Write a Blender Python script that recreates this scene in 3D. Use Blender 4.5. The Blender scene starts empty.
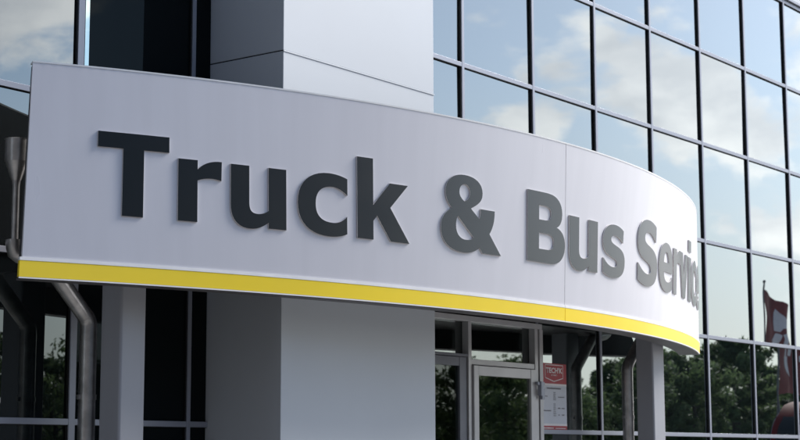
import bpy, bmesh, math, random
from mathutils import Vector, Matrix, noise
from mathutils.geometry import tessellate_polygon
random.seed(7)
sc = bpy.context.scene
COL = sc.collection
EYE = 1.6          # height of the camera above the ground; X runs along the facade, Y into the building
rad = math.radians

# ------------------------------------------------------------------ materials
def new_mat(name):
    m = bpy.data.materials.new(name); m.use_nodes = True
    nt = m.node_tree; nt.nodes.clear()
    out = nt.nodes.new('ShaderNodeOutputMaterial')
    return m, nt, out

def pbr(name, col, rough=0.5, metal=0.0, var=0.08, vscale=3.0, bump=0.0, bscale=20.0, spec=0.5, stretch=(1, 1, 1), coat=0.0, col2=None, rvar=0.06):
    m, nt, out = new_mat(name)
    N = nt.nodes.new; L = nt.links.new
    b = N('ShaderNodeBsdfPrincipled'); L(b.outputs[0], out.inputs[0])
    tc = N('ShaderNodeTexCoord'); mp = N('ShaderNodeMapping'); mp.inputs['Scale'].default_value = stretch
    L(tc.outputs['Object'], mp.inputs[0])
    nz = N('ShaderNodeTexNoise'); nz.inputs['Scale'].default_value = vscale; nz.inputs['Detail'].default_value = 6
    L(mp.outputs[0], nz.inputs['Vector'])
    mix = N('ShaderNodeMix'); mix.data_type = 'RGBA'
    c2 = col2 if col2 else tuple(c * (1 - var) for c in col)
    mix.inputs[6].default_value = (*col, 1); mix.inputs[7].default_value = (*c2, 1)
    cr = N('ShaderNodeMapRange'); cr.inputs[1].default_value = 0.35; cr.inputs[2].default_value = 0.65
    L(nz.outputs[0], cr.inputs[0]); L(cr.outputs[0], mix.inputs[0]); L(mix.outputs[2], b.inputs['Base Color'])
    rr = N('ShaderNodeMapRange'); rr.inputs[3].default_value = max(0.02, rough - rvar); rr.inputs[4].default_value = min(1, rough + rvar)
    L(nz.outputs[0], rr.inputs[0]); L(rr.outputs[0], b.inputs['Roughness'])
    b.inputs['Metallic'].default_value = metal
    b.inputs['Specular IOR Level'].default_value = spec
    b.inputs['Coat Weight'].default_value = coat; b.inputs['Coat Roughness'].default_value = 0.08
    if bump:
        n2 = N('ShaderNodeTexNoise'); n2.inputs['Scale'].default_value = bscale; n2.inputs['Detail'].default_value = 3
        L(mp.outputs[0], n2.inputs['Vector'])
        bp = N('ShaderNodeBump'); bp.inputs['Strength'].default_value = 1.0; bp.inputs['Distance'].default_value = bump
        L(n2.outputs[0], bp.inputs['Height']); L(bp.outputs[0], b.inputs['Normal'])
    return m

def glass(name, refl, tint, body=(0.006, 0.008, 0.009), trans=0.0, wave=0.0020, grazing=0.25, low=None):
    m, nt, out = new_mat(name)
    N = nt.nodes.new; L = nt.links.new
    gl = N('ShaderNodeBsdfGlossy'); gl.inputs['Color'].default_value = (*tint, 1); gl.inputs['Roughness'].default_value = 0.0
    df = N('ShaderNodeBsdfDiffuse'); df.inputs['Color'].default_value = (*body, 1)
    tc = N('ShaderNodeTexCoord'); nz = N('ShaderNodeTexNoise'); nz.inputs['Scale'].default_value = 0.9; nz.inputs['Detail'].default_value = 1.5
    L(tc.outputs['Object'], nz.inputs['Vector'])
    bp = N('ShaderNodeBump'); bp.inputs['Distance'].default_value = wave; bp.inputs['Strength'].default_value = 1.0
    L(nz.outputs[0], bp.inputs['Height']); L(bp.outputs[0], gl.inputs['Normal'])
    base = df
    if trans > 0:
        tr = N('ShaderNodeBsdfTransparent'); tr.inputs['Color'].default_value = (0.75, 0.8, 0.78, 1)
        mt = N('ShaderNodeMixShader'); mt.inputs[0].default_value = trans
        L(df.outputs[0], mt.inputs[1]); L(tr.outputs[0], mt.inputs[2]); base = mt
    fr = N('ShaderNodeLayerWeight'); fr.inputs['Blend'].default_value = 0.5     # coated glass: reflectance climbs with the angle
    mr = N('ShaderNodeValToRGB'); e = mr.color_ramp.elements
    lo = low if low is not None else refl
    e[0].position = 0.22; e[0].color = (lo, lo, lo, 1); e[1].position = 0.5; e[1].color = (refl, refl, refl, 1)
    e2 = mr.color_ramp.elements.new(1.0); g_ = min(1.0, refl + grazing + 0.3); e2.color = (g_, g_, g_, 1)
    L(fr.outputs['Facing'], mr.inputs[0])
    mx = N('ShaderNodeMixShader'); L(mr.outputs[0], mx.inputs[0]); L(base.outputs[0], mx.inputs[1]); L(gl.outputs[0], mx.inputs[2])
    L(mx.outputs[0], out.inputs[0])
    return m

M = {}
M['fascia'] = pbr('fascia_white_composite', (0.685, 0.675, 0.715), 0.30, var=0.035, vscale=7, bump=0.0006, bscale=1.6, stretch=(1, 1, 0.05), spec=0.5)
M['yellow'] = pbr('yellow_band_vinyl', (0.98, 0.72, 0.02), 0.36, var=0.06, vscale=1.5, bump=0.0004, bscale=3)
M['trim'] = pbr('white_trim', (0.92, 0.91, 0.90), 0.35, var=0.08, vscale=6)
M['face'] = pbr('letter_face_dark_grey', (0.008, 0.012, 0.015), 0.36, var=0.2, vscale=2, bump=0.0, spec=0.5)
fb = [n for n in M['face'].node_tree.nodes if n.type == 'BSDF_PRINCIPLED'][0]
fb.inputs['IOR'].default_value = 1.45; fb.inputs['Coat Weight'].default_value = 0.25; fb.inputs['Coat Roughness'].default_value = 0.10; fb.inputs['Sheen Weight'].default_value = 0.0; fb.inputs['Sheen Roughness'].default_value = 0.35; fb.inputs['Sheen Tint'].default_value = (.8, .9, 1, 1)
M['return'] = pbr('letter_edge_white_acrylic', (0.93, 0.93, 0.92), 0.3, var=0.03, vscale=8)
M['spacer'] = pbr('letter_spacer_brown', (0.40, 0.31, 0.28), 0.6)
M['dark_back'] = pbr('canopy_back_dark_sheet', (0.035, 0.036, 0.040), 0.55, var=0.3, vscale=1.5)
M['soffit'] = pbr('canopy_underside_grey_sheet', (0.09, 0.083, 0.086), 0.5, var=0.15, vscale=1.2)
M['clad'] = pbr('pale_blue_grey_cladding', (0.53, 0.560, 0.60), 0.42, var=0.05, vscale=0.8, bump=0.0012, bscale=0.9)
M['column'] = pbr('column_grey_paint', (0.33, 0.335, 0.365), 0.42, var=0.08, vscale=3, bump=0.0004, bscale=25, stretch=(1, 1, 0.2))
M['alu'] = pbr('mullion_pale_aluminium', (0.29, 0.305, 0.36), 0.36, metal=0.25, var=0.07, vscale=2)
M['alu_dark'] = pbr('door_frame_grey_aluminium', (0.48, 0.47, 0.475), 0.32, metal=0.3, var=0.1, vscale=4)
M['alu_blue'] = pbr('sidelight_frame_slate', (0.13, 0.135, 0.16), 0.4, metal=0.2, var=0.1, vscale=4)
M['gasket_shade'] = pbr('black_gasket_shade', (0.006, 0.006, 0.007), 0.6)
M['steel'] = pbr('galvanised_steel', (0.62, 0.60, 0.59), 0.30, metal=0.9, var=0.35, vscale=9, bump=0.0006, bscale=30)
M['glass'] = glass('mirror_coated_glass', 0.36, (0.92, 0.965, 0.965), low=0.23)
M['glass_low'] = glass('tinted_lower_glass', 0.37, (0.90, 0.98, 0.96), low=0.10)
M['glass_dark'] = glass('uncoated_dark_glass', 0.009, (0.8, 0.95, 1.0), grazing=0.0, wave=0.0006)
M['glass_door'] = glass('clear_door_glass', 0.20, (0.95, 1.0, 0.97), trans=0.85, wave=0.0008)
M['glass_side'] = glass('clear_side_glass', 0.05, (0.95, 1.0, 0.97), trans=1.0, wave=0.0008)
M['strip_glass'] = glass('pale_green_glass_edge', 0.55, (0.85, 1.0, 0.96), body=(0.05, 0.08, 0.08))
M['dark_clad'] = pbr('shade_block_slate', (0.055, 0.058, 0.065), 0.6, var=0.2, vscale=0.4)
M['inside'] = pbr('dark_interior', (0.03, 0.03, 0.032), 0.8)
M['red_goods'] = pbr('red_goods', (0.75, 0.04, 0.04), 0.45)
M['poster_red'] = pbr('poster_red', (0.38, 0.02, 0.03), 0.45, var=0.1)
M['poster_pale'] = pbr('poster_pale_grey', (0.58, 0.60, 0.65), 0.5, var=0.06)
M['poster_ink'] = pbr('poster_grey_ink', (0.16, 0.15, 0.17), 0.6)
M['poster_white'] = pbr('poster_white_ink', (0.80, 0.76, 0.76), 0.5)
M['flag_red'] = pbr('flag_red_cloth', (0.17, 0.042, 0.042), 0.8, var=0.25, vscale=1.2)
M['flag_white'] = pbr('flag_white_print', (0.55, 0.55, 0.57), 0.8, var=0.08)
M['pole'] = pbr('pole_dark_metal', (0.10, 0.10, 0.11), 0.4, metal=0.5)
M['bark'] = pbr('bark', (0.09, 0.07, 0.055), 0.9, var=0.4, vscale=8, bump=0.01, bscale=12)
M['leaf'] = pbr('leaf_deep_green', (0.045, 0.085, 0.025), 0.6, var=0.5, vscale=1.1)
M['leaf2'] = pbr('leaf_mid_green', (0.07, 0.12, 0.035), 0.6, var=0.5, vscale=0.9)
M['leaf3'] = pbr('needle_dark_green', (0.028, 0.055, 0.028), 0.65, var=0.5, vscale=1.3)
M['asphalt'] = pbr('asphalt', (0.060, 0.060, 0.062), 0.85, var=0.35, vscale=0.6, bump=0.004, bscale=60)
M['paving'] = pbr('concrete_block_paving', (0.20, 0.197, 0.19), 0.8, var=0.2, vscale=1.2, bump=0.002, bscale=25)
M['bounce_forecourt'] = pbr('pale_bounce_concrete', (0.48, 0.47, 0.455), 0.8, var=0.2, vscale=0.5, bump=0.002, bscale=20)  # pale tone set for the added sheet that bounces light
M['kerb'] = pbr('kerb_concrete', (0.38, 0.37, 0.35), 0.8, var=0.2, vscale=3)
M['grass'] = pbr('verge_grass', (0.06, 0.10, 0.03), 0.9, var=0.5, vscale=2, bump=0.02, bscale=30)
M['line'] = pbr('road_paint', (0.75, 0.75, 0.72), 0.6, var=0.15, vscale=6)
M['truck_red'] = pbr('truck_red_paint', (0.13, 0.007, 0.009), 0.7, var=0.1, spec=0.15)
M['truck_glass'] = pbr('truck_window', (0.008, 0.008, 0.01), 0.35, spec=0.3)
M['rubber'] = pbr('tyre_rubber', (0.02, 0.02, 0.02), 0.8)
M['chrome'] = pbr('chrome', (0.7, 0.7, 0.7), 0.15, metal=1.0)
M['lamp'] = pbr('headlight_lens', (0.7, 0.72, 0.75), 0.1, metal=0.3)

for k_, tc_ in (('leaf', (.12, .17, .07, 1)), ('leaf2', (.14, .19, .09, 1)), ('leaf3', (.08, .13, .07, 1))):
    nt_ = M[k_].node_tree; pb = [n for n in nt_.nodes if n.type == 'BSDF_PRINCIPLED'][0]; ou = [n for n in nt_.nodes if n.type == 'OUTPUT_MATERIAL'][0]
    tl = nt_.nodes.new('ShaderNodeBsdfTranslucent'); tl.inputs[0].default_value = tc_
    ms = nt_.nodes.new('ShaderNodeMixShader'); ms.inputs[0].default_value = .45
    nt_.links.new(pb.outputs[0], ms.inputs[1]); nt_.links.new(tl.outputs[0], ms.inputs[2]); nt_.links.new(ms.outputs[0], ou.inputs[0])
# ------------------------------------------------------------------ helpers
def link(name, verts, faces, mat, parent=None, smooth=False, autos=None):
    me = bpy.data.meshes.new(name); me.from_pydata([tuple(v) for v in verts], [], faces)
    me.validate(); me.materials.append(M[mat] if isinstance(mat, str) else mat)
    if smooth: me.polygons.foreach_set('use_smooth', [True] * len(me.polygons))
    if autos is not None:
        me.polygons.foreach_set('use_smooth', [True] * len(me.polygons)); me.set_sharp_from_angle(angle=rad(autos))
    o = bpy.data.objects.new(name, me); COL.objects.link(o)
    if parent: o.parent = parent
    return o

def from_bm(name, bm, mat, parent=None, autos=35):
    me = bpy.data.meshes.new(name); bmesh.ops.recalc_face_normals(bm, faces=bm.faces[:]); bm.to_mesh(me); bm.free()
    me.materials.append(M[mat])
    if autos is not None:
        me.polygons.foreach_set('use_smooth', [True] * len(me.polygons)); me.set_sharp_from_angle(angle=rad(autos))
    o = bpy.data.objects.new(name, me); COL.objects.link(o)
    if autos is not None:
        wn = o.modifiers.new('weighted', 'WEIGHTED_NORMAL'); wn.keep_sharp = True; wn.weight = 80
    if parent: o.parent = parent
    return o

def add_box(bm, x0, x1, y0, y1, z0, z1, bev=0.0):
    r = bmesh.ops.create_cube(bm, size=1.0)
    vs = r['verts']
    for v in vs:
        v.co = Vector((x0 + (v.co.x + .5) * (x1 - x0), y0 + (v.co.y + .5) * (y1 - y0), z0 + (v.co.z + .5) * (z1 - z0)))
    if bev > 0:
        es = {e for v in vs for e in v.link_edges}
        bmesh.ops.bevel(bm, geom=list(es), offset=bev, segments=2, affect='EDGES', profile=0.5)

def box(name, x0, x1, y0, y1, z0, z1, mat, parent=None, bev=0.0):
    bm = bmesh.new(); add_box(bm, x0, x1, y0, y1, z0, z1, bev)
    return from_bm(name, bm, mat, parent, 40)

def thing(name, label, cat, loc=(0, 0, 0), group=None):
    o = bpy.data.objects.new(name, None); COL.objects.link(o)
    o.location = loc; o.empty_display_size = 0.2
    o['label'] = label; o['category'] = cat
    if group: o['group'] = group
    return o

def tag(o, label, cat, group=None):
    o['label'] = label; o['category'] = cat
    if group: o['group'] = group
    return o

def struct(o): o['kind'] = 'structure'; return o

def tube(bm, pts, r, seg=20, caps=True, radii=None):
    rings = []
    n = len(pts); pts = [Vector(p) for p in pts]
    prev = None
    for i, p in enumerate(pts):
        if i == 0: t = pts[1] - p
        elif i == n - 1: t = p - pts[i - 1]
        else: t = ((p - pts[i - 1]).normalized() + (pts[i + 1] - p).normalized())
        t.normalize()
        if prev is None:
            a = t.orthogonal().normalized()
        else:
            a = (prev - t * prev.dot(t)).normalized()
        prev = a; b = t.cross(a)
        rr = radii[i] if radii else r
        rings.append([bm.verts.new(p + (a * math.cos(2 * math.pi * k / seg) + b * math.sin(2 * math.pi * k / seg)) * rr) for k in range(seg)])
    for i in range(n - 1):
        for k in range(seg):
            bm.faces.new((rings[i][k], rings[i][(k + 1) % seg], rings[i + 1][(k + 1) % seg], rings[i + 1][k]))
    if caps:
        bm.faces.new(rings[0][::-1]); bm.faces.new(rings[-1])

def bezier_pts(path):
    """path: list of ('M',p) ('L',p) ('C',c1,c2,p); returns closed polyline"""
    out = []
    cur = None
    for s in path:
        if s[0] in 'ML': out.append(s[1]); cur = s[1]
        else:
            c1, c2, p = s[1:]
            for k in range(1, 11):
                t = k / 10; q = 1 - t
                out.append(tuple(q**3 * cur[i] + 3 * q * q * t * c1[i] + 3 * q * t * t * c2[i] + t**3 * p[i] for i in (0, 1)))
            cur = p
    if math.dist(out[0], out[-1]) < 1e-5: out.pop()
    return out

# ------------------------------------------------------------------ camera (solved from the photograph's vanishing lines)
cam = bpy.data.cameras.new('camera'); co = bpy.data.objects.new('camera', cam); COL.objects.link(co)
cam.sensor_width = 36; cam.lens = 36 * 1645.8 / 800; cam.clip_start = 0.1; cam.clip_end = 2000
cam.dof.use_dof = True; cam.dof.focus_distance = 13.0; cam.dof.aperture_fstop = 4.0; cam.dof.aperture_blades = 7
R = Matrix(((0.60145412, -0.11260481, -0.79093179), (-0.79890325, -0.08794311, -0.59499547), (-0.00255765, 0.98974045, -0.14285409)))
co.matrix_world = Matrix.Translation((0, 0, EYE)) @ R.to_4x4()
sc.camera = co

# ------------------------------------------------------------------ ground
def sheet(name, x0, x1, y0, y1, z, mat, nx=1, ny=1):
    vs = [(x0 + (x1 - x0) * i / nx, y0 + (y1 - y0) * j / ny, z) for j in range(ny + 1) for i in range(nx + 1)]
    fs = [(j * (nx + 1) + i, j * (nx + 1) + i + 1, (j + 1) * (nx + 1) + i + 1, (j + 1) * (nx + 1) + i) for j in range(ny) for i in range(nx)]
    return struct(link(name, vs, fs, mat))
sheet('ground', -700, 900, -700, 700, 0, 'asphalt', 8, 8)
box('pavement', -8, 60, 5.2, 10.2, 0.0, 0.13, 'paving', bev=0.01)['kind'] = 'structure'
box('kerb', -8, 60, 5.03, 5.18, 0.0, 0.135, 'kerb', bev=0.015)['kind'] = 'structure'
sheet('bounce_forecourt', 10.5, 70, -17.5, 5.0, 0.004, 'bounce_forecourt')  # unseen pale sheet added to bounce light onto the lower pillar
sheet('verge', -60, 220, -70, -18, 0.02, 'grass')
bm = bmesh.new()
for i in range(14): add_box(bm, 6 + i * 3.2, 6.12 + i * 3.2, -2.5, 2.5, 0.0062, 0.0102)
o = from_bm('parking_markings', bm, 'line'); o['kind'] = 'structure'

# ------------------------------------------------------------------ canopy with sign
HT, HB = 2.95 + EYE, 1.275 + EYE
TC, BC = (13.4182, 18.7209, 10.7213), (13.03347, 22.15833, 13.95596)
TL, BL, TE, BE = rad(-30.3616), rad(-22.2251), rad(27.0), rad(24.8877)
LEN = 11.1046; SH = HT - HB
def arc(c, a, off=0.0): return Vector((c[0] + (c[2] + off) * math.sin(a), c[1] - (c[2] + off) * math.cos(a), 0))
def S(s, zz, off=0.0):
    """point on the sign face: s metres along it, zz metres above its lower edge, off metres in front of it"""
    u = s / LEN; v = zz / SH
    T = arc(TC, TL + (TE - TL) * u, off); B = arc(BC, BL + (BE - BL) * u, off)
    P = B + (T - B) * v; P.z = HB + SH * v
    return P

canopy = thing('entrance_canopy', 'long curved white canopy fascia with yellow band reading Truck & Bus Service over the entrance', 'canopy sign', (13.3, 9.2, HB))
canopy.location = (0, 0, 0)
def strip_surface(name, s0, s1, z0, z1, off, thick, mat, n=90, label=None, par=canopy, taper=False):
    """a closed curved slab following the sign face"""
    vs = []; fs = []
    th0 = thick
    for i in range(n + 1):
        s = s0 + (s1 - s0) * i / n
        if taper: thick = th0 * (0.42 + 0.58 * max(0, min(1, s / LEN)))
        vs += [S(s, z0, off), S(s, z1, off), S(s, z1, off - thick), S(s, z0, off - thick)]
    for i in range(n):
        a = i * 4; b = a + 4
        for k in range(4):
            fs.append((a + k, b + k, b + (k + 1) % 4, a + (k + 1) % 4))
    fs.append((0, 1, 2, 3)); fs.append((n * 4 + 3, n * 4 + 2, n * 4 + 1, n * 4))
    o = link(name, vs, fs, mat, par, autos=40)
    bm = bmesh.new(); bm.from_mesh(o.data); bmesh.ops.recalc_face_normals(bm, faces=bm.faces[:]); bm.to_mesh(o.data); bm.free()
    return o
SEAM = 0.5153 * LEN
g = 0.004
strip_surface('fascia_panel', 0.0, SEAM - g, 0.150, SH, 0.0, 0.03, 'fascia', 60)
strip_surface('fascia_panel', SEAM + g, LEN, 0.150, SH, 0.0, 0.03, 'fascia', 70)
strip_surface('fascia_frame', 0.01, LEN - 0.01, 0.02, SH - 0.01, -0.032, 0.20, 'dark_back', taper=True)
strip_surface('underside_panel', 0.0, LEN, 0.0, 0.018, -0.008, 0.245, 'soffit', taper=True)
yb = strip_surface('yellow_band', -0.018, SEAM - g, 0.018, 0.139, 0.006, 0.04, 'yellow', 60)
yb2 = strip_surface('yellow_band', SEAM + g, LEN + 0.01, 0.018, 0.139, 0.006, 0.04, 'yellow', 70)
strip_surface('band_trim', -0.018, SEAM - g, 0.1405, 0.165, 0.008, 0.04, 'trim', 60)
strip_surface('band_trim', SEAM + g, LEN + 0.01, 0.1405, 0.165, 0.008, 0.04, 'trim', 70)
strip_surface('band_trim', -0.018, SEAM - g, 0.007, 0.0165, 0.007, 0.014, 'trim', 60)
strip_surface('band_trim', SEAM + g, LEN + 0.01, 0.007, 0.0165, 0.007, 0.014, 'trim', 70)
strip_surface('top_flashing', 0.0, LEN, SH + 0.001, SH + 0.014, 0.003, 0.24, 'trim', taper=True)
# roof slab between the fascia and the wall
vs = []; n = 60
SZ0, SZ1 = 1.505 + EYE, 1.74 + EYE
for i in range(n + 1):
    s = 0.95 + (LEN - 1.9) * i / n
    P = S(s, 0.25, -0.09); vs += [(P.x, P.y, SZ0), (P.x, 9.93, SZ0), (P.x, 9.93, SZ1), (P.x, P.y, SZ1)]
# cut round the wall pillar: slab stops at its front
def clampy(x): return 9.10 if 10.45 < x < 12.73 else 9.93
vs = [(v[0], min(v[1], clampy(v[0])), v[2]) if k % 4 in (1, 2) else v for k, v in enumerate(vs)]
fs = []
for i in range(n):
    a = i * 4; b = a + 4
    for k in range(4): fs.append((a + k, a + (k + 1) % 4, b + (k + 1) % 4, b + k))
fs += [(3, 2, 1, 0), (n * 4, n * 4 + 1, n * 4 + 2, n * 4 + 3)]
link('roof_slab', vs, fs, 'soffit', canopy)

# --- letters, traced in metres on the sign face (baseline 0, x height .495, cap height .65)
def ell(cx, cy, rx, ry, a0, a1, k=None):
    n = max(4, int(abs(a1 - a0) / 9))
    out = []
    for i in range(n + 1):
        a = rad(a0 + (a1 - a0) * i / n); c, s_ = math.cos(a), math.sin(a)
        e = 0.90 if k is None else k
        out.append((cx + rx * math.copysign(abs(c) ** e, c), cy + ry * math.copysign(abs(s_) ** e, s_)))
    return out
G = {}
G['T'] = (0.580, [[(0, .650), (0, .526), (.203, .526), (.203, 0), (.372, 0), (.372, .526), (.580, .526), (.580, .650)]])
G['r'] = (0.375, [[(0, 0), (0, .492), (.165, .492), (.165, .418)] + bezier_pts([('M', (.165, .418)), ('C', (.205, .462), (.27, .499), (.375, .496))])[1:] +
                  bezier_pts([('M', (.372, .342)), ('C', (.30, .362), (.22, .355), (.165, .330))]) + [(.165, 0)]])
G['u'] = (0.512, [[(0, .492), (0, .17)] + bezier_pts([('M', (0, .17)), ('C', (.0, .055), (.06, -.014), (.175, -.014)), ('C', (.245, -.014), (.295, .012), (.345, .048))])[1:] +
                  [(.345, 0), (.512, 0), (.512, .492), (.345, .492), (.345, .143)] +
                  bezier_pts([('M', (.345, .143)), ('C', (.31, .118), (.27, .108), (.235, .110)), ('C', (.175, .114), (.167, .15), (.167, .21))])[1:] + [(.167, .492)]])
G['c'] = (0.500, [bezier_pts([('M', (.498, .477)), ('C', (.44, .499), (.37, .509), (.31, .509)), ('C', (.12, .509), (.0, .41), (.0, .243)),
                              ('C', (.0, .08), (.11, -.014), (.31, -.014)), ('C', (.37, -.014), (.44, -.004), (.494, .020)), ('L', (.494, .165)),
                              ('C', (.45, .120), (.40, .102), (.345, .102)), ('C', (.23, .102), (.175, .15), (.175, .245)), ('C', (.175, .345), (.235, .398), (.34, .398)),
                              ('C', (.40, .398), (.455, .372), (.498, .338)), ('L', (.498, .477))])])
G['k'] = (0.580, [[(0, 0), (0, .682), (.172, .682), (.172, .292), (.358, .492), (.566, .492), (.362, .285), (.580, 0), (.366, 0), (.214, .205), (.172, .158), (.172, 0)]])
G['&'] = (0.805, [bezier_pts([('M', (.545, 0)), ('L', (.805, 0)), ('L', (.640, .180)), ('C', (.695, .245), (.715, .31), (.715, .390)), ('L', (.520, .390)),
                              ('C', (.520, .350), (.512, .318), (.500, .300)), ('L', (.385, .382)), ('C', (.510, .435), (.545, .470), (.545, .530)),
                              ('C', (.545, .620), (.445, .667), (.305, .667)), ('C', (.160, .667), (.060, .605), (.060, .505)), ('C', (.060, .440), (.095, .395), (.140, .362)),
                              ('C', (.045, .320), (.0, .262), (.0, .180)), ('C', (.0, .060), (.105, -.015), (.285, -.015)), ('C', (.375, -.015), (.445, .008), (.503, .045))]),
                  bezier_pts([('M', (.300, .435)), ('C', (.365, .460), (.378, .490), (.378, .520)), ('C', (.378, .558), (.352, .585), (.310, .585)), ('C', (.266, .585), (.236, .555), (.236, .515)), ('C', (.236, .480), (.258, .458), (.300, .435))]),
                  bezier_pts([('M', (.215, .300)), ('L', (.425, .128)), ('C', (.392, .106), (.355, .100), (.318, .100)), ('C', (.240, .100), (.190, .145), (.190, .212)), ('C', (.190, .248), (.198, .275), (.215, .300))])])
G['B'] = (0.640, [bezier_pts([('M', (0, 0)), ('L', (0, .650)), ('L', (.275, .650)), ('C', (.40, .650), (.46, .640), (.51, .610)), ('C', (.562, .580), (.587, .538), (.587, .480)),
                              ('C', (.587, .420), (.555, .368), (.490, .348)), ('C', (.585, .330), (.640, .280), (.640, .195)), ('C', (.640, .120), (.605, .075), (.555, .042)),
                              ('C', (.495, .005), (.430, 0), (.300, 0))]),
                  bezier_pts([('M', (.185, .395)), ('L', (.275, .395)), ('C', (.355, .395), (.395, .410), (.395, .462)), ('C', (.395, .512), (.355, .526), (.275, .526)), ('L', (.185, .526))]),
                  bezier_pts([('M', (.185, .126)), ('L', (.300, .126)), ('C', (.385, .126), (.442, .138), (.442, .205)), ('C', (.442, .262), (.390, .272), (.300, .272)), ('L', (.185, .272))])])
G['s'] = (0.500, [bezier_pts([('M', (.02, .025)), ('C', (.08, -.003), (.15, -.015), (.225, -.015)), ('C', (.40, -.015), (.50, .045), (.50, .160)), ('C', (.50, .235), (.455, .275), (.35, .297)),
                              ('C', (.245, .318), (.185, .325), (.185, .357)), ('C', (.185, .388), (.22, .402), (.28, .402)), ('C', (.34, .402), (.40, .385), (.455, .348)), ('L', (.468, .468)),
                              ('C', (.41, .495), (.34, .509), (.265, .509)), ('C', (.11, .509), (.012, .442), (.012, .333)), ('C', (.012, .255), (.06, .212), (.17, .190)),
                              ('C', (.285, .168), (.325, .168), (.325, .132)), ('C', (.325, .103), (.285, .090), (.225, .090)), ('C', (.155, .090), (.085, .115), (.020, .165))])])
G['S'] = (0.620, [bezier_pts([('M', (.02, .040)), ('C', (.09, .005), (.18, -.015), (.285, -.015)), ('C', (.50, -.015), (.620, .065), (.620, .205)), ('C', (.620, .305), (.565, .355), (.44, .386)),
                              ('C', (.30, .418), (.215, .420), (.215, .475)), ('C', (.215, .520), (.26, .540), (.345, .540)), ('C', (.43, .540), (.51, .510), (.575, .462)), ('L', (.582, .620)),
                              ('C', (.51, .650), (.42, .667), (.33, .667)), ('C', (.135, .667), (.012, .580), (.012, .440)), ('C', (.012, .335), (.08, .280), (.215, .250)),
                              ('C', (.345, .222), (.415, .215), (.415, .165)), ('C', (.415, .128), (.365, .110), (.295, .110)), ('C', (.205, .110), (.105, .150), (.020, .205))])])
G['e'] = (0.540, [bezier_pts([('M', (.540, .200)), ('L', (.540, .255)), ('C', (.540, .415), (.45, .509), (.275, .509)), ('C', (.11, .509), (.0, .410), (.0, .250)), ('C', (.0, .085), (.11, -.014), (.300, -.014)),
                              ('C', (.385, -.014), (.460, .005), (.520, .038)), ('L', (.520, .165)), ('C', (.460, .118), (.390, .095), (.325, .095)), ('C', (.230, .095), (.178, .130), (.174, .200))]),
                  bezier_pts([('M', (.174, .298)), ('L', (.378, .298)), ('C', (.375, .370), (.345, .412), (.280, .412)), ('C', (.215, .412), (.180, .370), (.174, .298))])])
G['v'] = (0.560, [[(.188, 0), (0, .492), (.182, .492), (.284, .175), (.386, .492), (.560, .492), (.374, 0)]])
G['i'] = (0.170, [[(0, 0), (0, .492), (.170, .492), (.170, 0)]])
DOT = [(-.005, .555), (-.005, .680), (.175, .680), (.175, .555)]
def orient(loop, ccw):
    a = sum(loop[i][0] * loop[(i + 1) % len(loop)][1] - loop[(i + 1) % len(loop)][0] * loop[i][1] for i in range(len(loop)))
    return loop if (a > 0) == ccw else loop[::-1]
def dedupe(l):
    o = []
    for p in l:
        if not o or math.dist(o[-1], p) > 1e-4: o.append(p)
    if math.dist(o[0], o[-1]) < 1e-4: o.pop()
    return o
BASE = 0.525
def nearest_s(p):
    lo, hi = 0.0, LEN * 1.05
    for _ in range(40):
        a = lo + (hi - lo) / 3; b = hi - (hi - lo) / 3
        if (S(a, p.z - HB) - p).length < (S(b, p.z - HB) - p).length: hi = b
        else: lo = a
    return (lo + hi) / 2
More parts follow.
